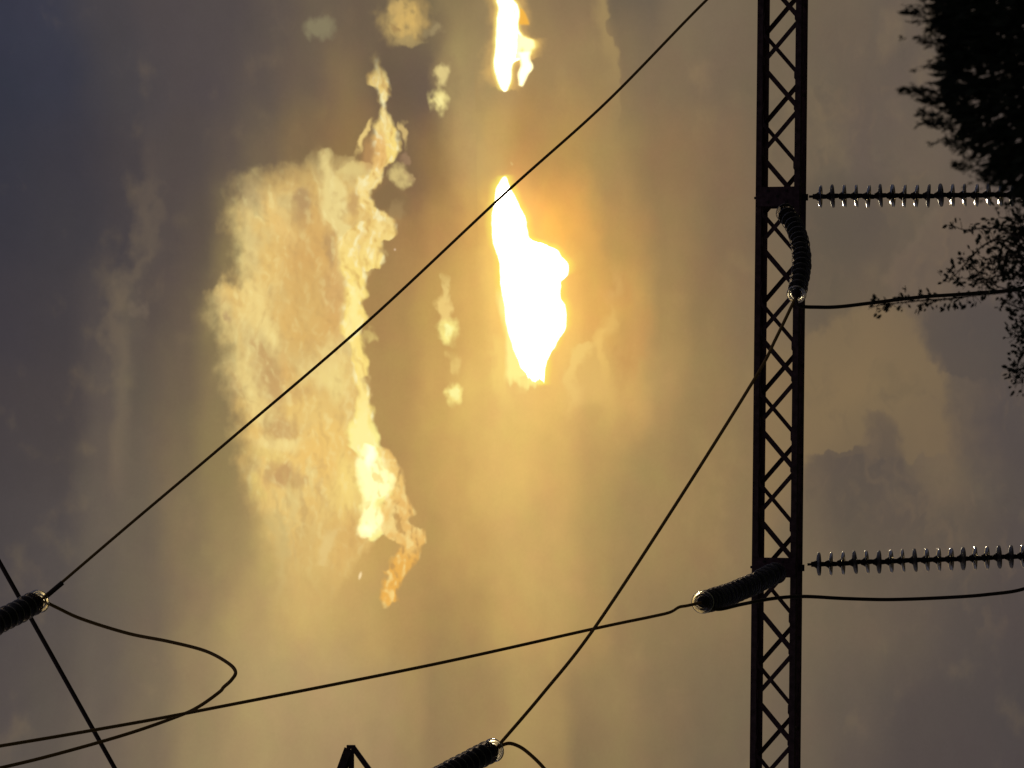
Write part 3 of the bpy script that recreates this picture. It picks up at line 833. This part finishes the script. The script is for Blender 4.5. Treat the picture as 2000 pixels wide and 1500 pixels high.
# ------------------------------------------------------------------ insulator strings
SP = .127
gl = MB()
gl.lathe([(.040, -.036), (.070, -.040), (.098, -.045), (.116, -.052), (.123, -.058), (.125, -.064), (.1245, -.070), (.120, -.075), (.113, -.074), (.103, -.062), (.094, -.070), (.089, -.070), (.083, -.057), (.070, -.054), (.062, -.064), (.057, -.064), (.050, -.052), (.030, -.050), (.022, -.052)], 28)
glass_me = gl.mesh('disc', M_glass, True)
dimmed_me = gl.mesh('disc_dimmed', M_dimmed, True)
glint_me = gl.mesh('disc_glint', M_glint, True)
cp = MB()
cp.lathe([(.001, .004), (.024, .004), (.029, -.004), (.034, -.018), (.048, -.036), (.068, -.050), (.060, -.058), (.034, -.070), (.027, -.080), (.024, -.124), (.001, -.128)], 14)
cap_me = cp.mesh('cap', M_cap, True)


def string(name, pts, n, label, group, lead=.1, last=True, dsc=.93):
    """cap-and-pin insulator string along a path; the first point is the fixed end"""
    t = bpy.data.objects.new(name, None)
    COL.objects.link(t)
    t.location = pts[0]
    path = spline(pts, 10)
    L = [0]
    for a, b in zip(path, path[1:]): L.append(L[-1] + (b - a).length)

    def on(s):
        for i in range(len(L) - 1):
            if L[i + 1] >= s or i == len(L) - 2:
                u = (s - L[i]) / (L[i + 1] - L[i])
                return path[i] + (path[i + 1] - path[i]) * u, (path[i + 1] - path[i]).normalized()
    org = Vector(pts[0])
    mb = MB()
    p, d = on(0)
    q, _ = on(lead)
    mb.tube([p - org, q - org], .014, 6)
    mb.tube([q - org - d * .02, q - org + d * .01], .028, 8)
    mb.build('clevis', M_cap, t)
    rnd = random.Random(name + label)
    for i in range(n):
        p, d = on(lead + i * SP)
        dd = (d + Vector([rnd.uniform(-.07, .07) for _ in range(3)])).normalized()
        mx = Matrix.Translation(p - org) @ (-dd).to_track_quat('Z', 'Y').to_matrix().to_4x4() @ Matrix.Rotation(rnd.uniform(0, 6), 4, 'Z')
        g = link('disc', (glint_me if i >= n - 1 else dimmed_me) if last else (dimmed_me if rnd.random() < .4 else glass_me), t, mx @ Matrix.Scale(dsc if last else 1.0, 4))  # tension strings: shade-darkened discs, glint-pale last one; hanging: some darkened to vary glints
        link('cap', cap_me, g)
    e, d = on(lead + n * SP)
    return tag(t, label, 'insulator', group), e, d


G = 'glass disc insulator strings on the power line'
_, hangA, _ = string('insulator_string', [at(1580, 384, D0), at(1800, 382, D0), at(2100, 379.5, D0)], 18,
                  'long glass insulator string hanging from the beam beside the dense dark tree', G, .06, False)
_, hangB, _ = string('insulator_string', [at(1577, 1102.5, D0), at(1800, 1094, D0), at(2100, 1082, D0)], 18,
                  'long glass insulator string hanging over plain cloud, far from the trees', G, .06, False)
_, tenA, _ = string('insulator_string', [at(1524, 404, D0 - .3), at(1556, 452, D0 - .95), at(1566, 515, D0 - 1.65), at(1553, 588, D0 - 2.4)], 17,
                 'foreshortened glass insulator string lying across the lattice beam', G, .12, dsc=.8)
_, tenB, _ = string('insulator_string', [at(1528, 1112, D0 - .3), at(1470, 1141, D0 - 1.0), at(1412, 1165, D0 - 1.75), at(1362, 1179, D0 - 2.6)], 18,
                 'foreshortened glass insulator string pulled out sideways from the beam', G, .12)
DT = 36.5
_, tenC, _ = string('insulator_string', [at(-165, 1301, DT - 2.2), at(0, 1213, DT - .8), at(84, 1170, DT)], 18,
                 'glass insulator string where the long diagonal wire and the looping jumper meet', G, .1)
_, tenD, _ = string('insulator_string', [at(760, 1568, DT - 2.2), at(880, 1508, DT - .9), at(972, 1460, DT)], 18,
                 'glass insulator string beside the pointed steel arm tip', G, .1)
tenE = at(1526, -134, D0 - .2)                          # fixed straight to the beam, out of view


# ------------------------------------------------------------------ wires
def wire(name, pts, r, label, cat, m=M_wire, n=14, group=None):
    mb = MB()
    mb.tube(spline(pts, n), r, 8)
    o = mb.build(name, m, None, True)
    return tag(o, label, cat, group)


def clamp(a, b, r, parent):
    mb = MB()
    d = (Vector(b) - Vector(a))
    mb.tube([a, Vector(a) + d * .2, Vector(a) + d * .8, b], r, 8)
    return mb.build('end_clamp', M_dkwire, parent, True)


def between(a, b, pix, da, db):
    """points through photo positions with the depth running evenly from da to db"""
    n = len(pix)
    return [a] + [at(x, y, da + (db - da) * (i + 1) / (n + 1)) for i, (x, y) in enumerate(pix)] + [b]


CG = 'power line conductors'
w1 = wire('conductor', between(tenE, tenC, [(1380, 0), (1184, 200), (985, 379), (718, 628), (450, 858), (250, 1027)], D0 - .2, DT), .0145,
     'long thin wire running diagonally across the bright cloud and past the sun', 'wire', group=CG)
w2 = wire('conductor', between(tenA, tenD, [(1515, 662), (1475, 738), (1320, 985), (1160, 1228), (1060, 1355)], D0 - 2.45, DT), .0165,
     'steep thin wire rising from the beam to the lowest insulator', 'wire', group=CG)
w3 = wire('conductor', [tenB, at(1342, 1183, D0 - 2.65), at(1326, 1186, D0 - 2.7), at(1308, 1196, D0 - 2.8), at(1270, 1205, D0 - 2.95), at(1160, 1228, D0 - 3.3), at(840, 1299, D0 - 4.4), at(390, 1388, D0 - 5.6), at(200, 1423, D0 - 6.2),
                    at(0, 1457, D0 - 6.9), at(-250, 1496, D0 - 7.6), at(-480, 1530, D0 - 8.2)], .0155,
     'nearly level thin wire leaving the sideways insulator and crossing the steep wire', 'wire', group=CG)
clamp(at(90, 1165, DT), at(122, 1138, DT + .05), .026, w1)
wire('jumper_cable', [tenC, at(112, 1187, DT + .1), at(160, 1209, DT + .2), at(250, 1237, DT + .3), at(330, 1253, DT + .3), at(400, 1271, DT + .3), at(444, 1294, DT + .2), at(460, 1312, DT + .1), at(452, 1328, DT), at(437, 1342, DT),
                      at(428, 1352, DT), at(390, 1379, DT - .1), at(350, 1398, DT - .2), at(250, 1433, DT - .5), at(110, 1473, DT - .9), at(0, 1500, DT - 1.2), at(-200, 1545, DT - 2)], .0175,
     'jumper cable that swings out in a long pointed loop and turns back', 'cable', group='jumper cables')
wire('jumper_cable', [tenD, at(992, 1452, DT + .05), at(1014, 1458, DT + .1), at(1036, 1474, DT + .1), at(1062, 1500, DT + .1), at(1100, 1548, DT), at(1120, 1620, DT - .3), at(1080, 1700, DT - .8)], .0175,
     'short jumper cable curving away under the lowest insulator', 'cable', group='jumper cables')
wire('jumper_cable', [tenA, at(1560, 597, D0 - 2.4), at(1600, 600, D0 - 2.3), at(1640, 599, D0 - 2.2), at(1700, 592, D0 - 1.8), at(1800, 580, D0 - 1.4), at(1900, 573, D0 - 1.0), at(2000, 561, D0 - .6), at(2060, 520, D0 - .3), at(2075, 450, D0 - .1), hangA], .0185,
     'jumper cable running down from the beam into the leafy twigs', 'cable', M_dkwire, group='jumper cables')
wire('jumper_cable', [tenB, at(1400, 1190, D0 - 2.3), at(1450, 1180, D0 - 2.0), at(1510, 1169, D0 - 1.5), at(1570, 1165, D0 - 1.2), at(1650, 1169, D0 - 1), at(1740, 1171, D0 - .8), at(1850, 1167, D0 - .7), at(1930, 1161, D0 - .6), at(2000, 1150, D0 - .4), at(2060, 1120, D0 - .1), hangB], .0185,
     'jumper cable passing under the beam and drooping below the second hanging insulator', 'cable', M_dkwire, group='jumper cables')
wire('guy_wire', [at(-230, 690, 38.6), at(-60, 993, 38.5), at(45, 1180, 38.4), at(225, 1502, 38.2), at(420, 1850, 38)], .0245,
     'thick dark guy wire crossing the corner behind the leftmost insulator', 'wire', M_dkwire)

# ------------------------------------------------------------------ neighbouring tower: only the tip of one arm shows
tw = bpy.data.objects.new('lattice_tower', None)
COL.objects.link(tw)
tw.location = (at(700, 2000, 35).x, at(700, 2000, 35).y, 0)
tag(tw, 'pointed tip of a dark steel tower arm reaching in at the bottom edge', 'tower')
T0 = Vector(tw.location)


def tl_(p): return Vector(p) - T0


tip = at(685, 1459, 35)
view = FWD
nose = MB()
nose.prism(tl_(at(677, 1459, 35)), tl_(at(694, 1459, 35)), .035, .05, RGT)
nose.build('tip_plate', M_plate, tw)
for (ax, ay, bx_, by_, w, dd) in ((680, 1462, 611, 1650, .072, 0), (690, 1461, 836, 1662, .047, .0), (686, 1464, 686, 1660, .05, .35), (684, 1464, 640, 1655, .04, .3)):
    mb = MB()
    a, b = tl_(at(ax, ay, 35)), tl_(at(bx_, by_, 35 + dd))
    d = (b - a).normalized()
    s = (view.cross(d)).normalized()
    mb.angle(a - s * w / 2, b - s * w / 2, w, .01, s, view)
    mb.build('chord', M_steel, tw)
for (a, b) in (((640, 1560), (748, 1560)), ((611, 1648), (748, 1560)), ((611, 1648), (836, 1660))):
    mb = MB(); mb.prism(tl_(at(*a, 35.02)), tl_(at(*b, 35.02)), .05, .01, RGT); mb.build('brace', M_steel, tw)
mb = MB()
base_x = at(700, 1900, 35)
hz = at(-520, 1900, 35).z
for i in (-1, 1):
    for j in (-1, 1):
        mb.tube([Vector((i * .5, j * .5, hz)), Vector((i * 1.0, j * 1.0, 0))], .06, 6)
z = hz
k = 0
while z > 1:
    a = .5 + .5 * (1 - z / hz); b = .5 + .5 * (1 - (z - 1) / hz)
    sg = 1 if k % 2 else -1
    for j in (-1, 1):
        mb.prism((-sg * a, j * a, z), (sg * b, j * b, z - 1), .05, .01)
        mb.prism((j * a, -sg * a, z), (j * b, sg * b, z - 1), .05, .01)
    z -= 1; k += 1
for p in (at(611, 1650, 35), at(836, 1662, 35), at(686, 1660, 35.35), at(-165, 1301, DT - 2.2), at(760, 1568, DT - 2.2), at(-480, 1530, D0 - 8.2), at(-200, 1545, DT - 2), at(1080, 1700, DT - .8), at(-230, 690, 38.6)):
    q = tl_(p)
    mb.tube([q, Vector((.5, 0, min(q.z, hz - .3)))], .035, 6)
mb.build('mast', M_steel, tw)


# ------------------------------------------------------------------ trees
def leaf(mb, p, d, L, w, rnd):
    d = d.normalized()
    s = d.cross(Vector([rnd.uniform(-1, 1) for _ in range(3)])).normalized() * w
    k = len(mb.v)
    nrm = d.cross(s).normalized() * L * .08
    mb.v += [p, p + d * L * .45 + s + nrm, p + d * L, p + d * L * .45 - s + nrm]
    mb.f += [(k, k + 1, k + 2), (k, k + 2, k + 3)]


def oval(mb, p, d, L, w, rnd):
    d = d.normalized()
    s = d.cross(Vector([rnd.uniform(-1, 1) for _ in range(3)])).normalized() * w
    k = len(mb.v)
    mb.v += [p, p + d * L * .28 + s * .9, p + d * L * .68 + s * .85, p + d * L, p + d * L * .68 - s * .85, p + d * L * .28 - s * .9]
    mb.f += [(k, k + 1, k + 2, k + 3), (k, k + 3, k + 4, k + 5)]


def rv(rnd):
    while True:
        v = Vector([rnd.uniform(-1, 1) for _ in range(3)])
        if .05 < v.length < 1: return v


rnd = random.Random(3)
DTR = 12.0
Q = DTR / 30.0
PT = FPX / DTR
tree = bpy.data.objects.new('feathery_tree', None)
COL.objects.link(tree)
cc = at(2345, 25, DTR)
tree.location = (cc.x, cc.y, 0)
tag(tree, 'dense near-black feathery tree filling the corner', 'tree')
ctr = cc - Vector(tree.location)
RX, RZ = 490 / PT, 520 / PT
mb = MB()
mb.tube([Vector((0, 0, 0)), Vector((.05, 0, 1.3)), ctr + Vector((0, 0, -.4)), ctr + Vector((.0, 0, RZ * .7))], .09, 10, .02)
trunk_pts = None
for i in range(70):
    v = rv(rnd).normalized()
    v.z = abs(v.z) * .9 - .15
    e = ctr + Vector((v.x * RX, v.y * RX, v.z * RZ)) * rnd.uniform(.75, .98)
    s = Vector((0, 0, rnd.uniform(ctr.z - .5, ctr.z + .2)))
    mb.tube([s, (s + e) / 2 + Vector((0, 0, -.04)), e], .012, 5, .003)
mb.build('trunk', M_bark, tree)
mb = MB()
# dense mass
for i in range(26000):
    v = rv(rnd)
    rr = v.length
    v = v.normalized() * (rr ** .5)
    n = mnoise.noise(v * 3.1)
    p = ctr + Vector((v.x * RX, v.y * RX, v.z * RZ)) * (.97 + n * .08)
    if v.z < -.6: continue
    d = v + Vector((0, 0, .5)) + rv(rnd) * .8
    leaf(mb, p, d, Q * rnd.uniform(.09, .17), Q * rnd.uniform(.018, .032), rnd)
# feathery sprays that break the outline, standing up and outwards
for i in range(900):
    v = rv(rnd).normalized()
    if v.z < -.1: continue
    clump = mnoise.noise(v * 4.2 + Vector((3, 1, 7)))
    if clump < -.12 and rnd.random() < .8: continue
    base = ctr + Vector((v.x * RX, v.y * RX, v.z * RZ)) * rnd.uniform(.86, .97)
    dirn = (v * .7 + Vector((0, 0, .75)) + rv(rnd) * .35).normalized()
    ln = Q * rnd.uniform(.14, .3) * (1 + 1.0 * max(0, clump))
    tipd = (dirn + rv(rnd) * .4).normalized()
    for k in range(26):
        u = rnd.random()
        p = base + dirn * ln * u + tipd * (ln * .3 * u * u)
        leaf(mb, p, dirn + rv(rnd) * .9, Q * rnd.uniform(.03, .075), Q * rnd.uniform(.005, .011), rnd)
# named sprays seen against the sky
for (x0, y0, x1, y1) in ((1890, 35, 1766, 24), (1885, 28, 1812, 60), (1885, 110, 1800, 78), (1885, 150, 1822, 132), (1880, 190, 1764, 176), (1880, 205, 1800, 196), (1870, 232, 1796, 222), (1880, 255, 1810, 238),
                         (1900, 296, 1850, 276), (1910, 332, 1864, 322), (1960, 362, 1915, 338), (1885, 90, 1836, 100), (1885, -10, 1800, -4), (1890, 10, 1830, 2)):
    a, b = at(x0, y0, DTR + rnd.uniform(-.25, .15)) - Vector(tree.location), at(x1, y1, DTR + rnd.uniform(-.25, .15)) - Vector(tree.location)
    d = (b - a)
    for k in range(150):
        u = rnd.random() ** .8
        p = a + d * u + rv(rnd) * .075 * Q * (1.15 - u)
        leaf(mb, p, d.normalized() + rv(rnd) * .8, Q * rnd.uniform(.035, .08), Q * rnd.uniform(.006, .012), rnd)
mb.build('crown', M_leaf, tree)

# the looser tree beside it
rnd = random.Random(11)
DL = 17.0
Q = DL / 27.0
t2 = bpy.data.objects.new('leafy_tree', None)
COL.objects.link(t2)
c2_ = at(2300, 560, DL)
t2.location = (c2_.x, c2_.y, 0)
tag(t2, 'loose tree top of thin curved twigs and small leaves below the beam', 'tree')
O2 = Vector(t2.location)
fork = c2_ - O2 + Vector((0, 0, -.35))
tw_mb, lf = MB(), MB()
tw_mb.tube([Vector((0, 0, 0)), Vector((.08, 0, 1.8)), fork], .08, 10, .03)
BR = [  # photo path of each branch, leaf count, how far leaves spread, first leafy fraction
    ([(2120, 530), (2040, 490), (1985, 462), (1950, 447), (1915, 446), (1888, 450), (1860, 441)], 26, 12, .25, .5),
    ([(2120, 540), (2040, 500), (1990, 480), (1950, 468), (1920, 480), (1895, 505), (1872, 530), (1852, 552)], 70, 16, .2, .85),
    ([(2120, 560), (2040, 530), (1990, 500), (1950, 505), (1915, 530), (1890, 548)], 90, 20, .1, 1),
    ([(2120, 580), (2050, 560), (1990, 535), (1945, 540), (1905, 556)], 110, 20, .1, 1),
    ([(2140, 600), (2040, 560), (1960, 571), (1900, 577), (1850, 584), (1810, 586), (1770, 590), (1735, 594), (1705, 599)], 84, 13, .35, 1),
    ([(2140, 600), (2060, 570), (2000, 520), (1965, 480)], 70, 18, .1, 1),
    ([(2140, 600), (2070, 600), (2010, 575), (1950, 560), (1925, 545)], 90, 22, .1, 1),
    ([(2140, 640), (2060, 650), (2010, 672), (1992, 700), (1984, 735)], 60, 15, .3, 1),
    ([(2160, 640), (2070, 640), (2020, 640), (1990, 622)], 40, 15, .3, 1),
    ([(2150, 700), (2070, 720), (2015, 730), (1984, 722)], 60, 15, .3, 1),
    ([(2150, 500), (2060, 450), (2010, 430), (1985, 412)], 90, 18, .1, 1),
    ([(2150, 520), (2060, 470), (2015, 452), (1975, 440)], 80, 18, .1, 1),
]
for q in range(13):
    y = rnd.uniform(425, 600)
    xe = 1900 + abs(y - 530) * .35 + rnd.uniform(0, 60)
    BR.append(([(2150, y + rnd.uniform(-20, 40)), (2060, y + rnd.uniform(-20, 20)), (2000, y + rnd.uniform(-14, 14)), (xe, y + rnd.uniform(-25, 15))], 34, 18, .1, 1))
for q in range(7):
    y = rnd.uniform(620, 745)
    BR.append(([(2170, y), (2070, y + rnd.uniform(-20, 20)), (rnd.uniform(1975, 2000), y + rnd.uniform(-12, 12))], 50, 18, .3, 1))
for pts, nl, sprd, f0, dens in BR:
    dz0 = rnd.uniform(-.3, .3)
    P = [at(x, y, DL + dz0 * (1 - i / len(pts))) - O2 for i, (x, y) in enumerate(pts)]
    sp_ = spline([fork] + P, 6)
    tw_mb.tube(sp_, .008, 6, .0015)
    n0 = 6
    for k in range(int(nl * 1.25)):
        u = f0 + (1 - f0) * rnd.random()
        j = n0 + u * (len(sp_) - 1 - n0)
        i = min(int(j), len(sp_) - 2)
        p = sp_[i] + (sp_[i + 1] - sp_[i]) * (j - i)
        off = rv(rnd) * sprd / (FPX / DL) * 1.5
        if rnd.random() < .5: tw_mb.tube([p, p + off * .9], .0016, 4)
        q = p + off
        oval(lf, q, off + rv(rnd) * .03 + Vector((0, 0, .012)), Q * rnd.uniform(.024, .058), Q * rnd.uniform(.009, .018), rnd)
# dense part further down, mostly outside the picture
for i in range(7000):
    v = rv(rnd)
    v = v.normalized() * v.length ** .5
    p = at(2345, 590, DL) - O2 + Vector((v.x * 1.0, v.y * 1.1, v.z * 1.2)) * Q * (1 + .16 * mnoise.noise(v * 5))
    leaf(lf, p, v + rv(rnd), Q * rnd.uniform(.04, .08), Q * rnd.uniform(.012, .022), rnd)
# single buds on stalks
for (x, y, r) in ((1858, 440, .012), (1856, 527, .012), (1731, 603, .013), (1702, 596, .011), (1755, 601, .01), (1766, 565, .01), (1850, 540, .01), (1865, 596, .013)):
    p = at(x, y, DL) - O2
    for k in range(7): oval(lf, p - Vector((0, 0, r * Q)), rv(rnd) + Vector((0, 0, .6)), r * 3 * Q, r * .9 * Q, rnd)
tw_mb.build('trunk', M_bark, t2)
lf.build('crown', M_leaf, t2)
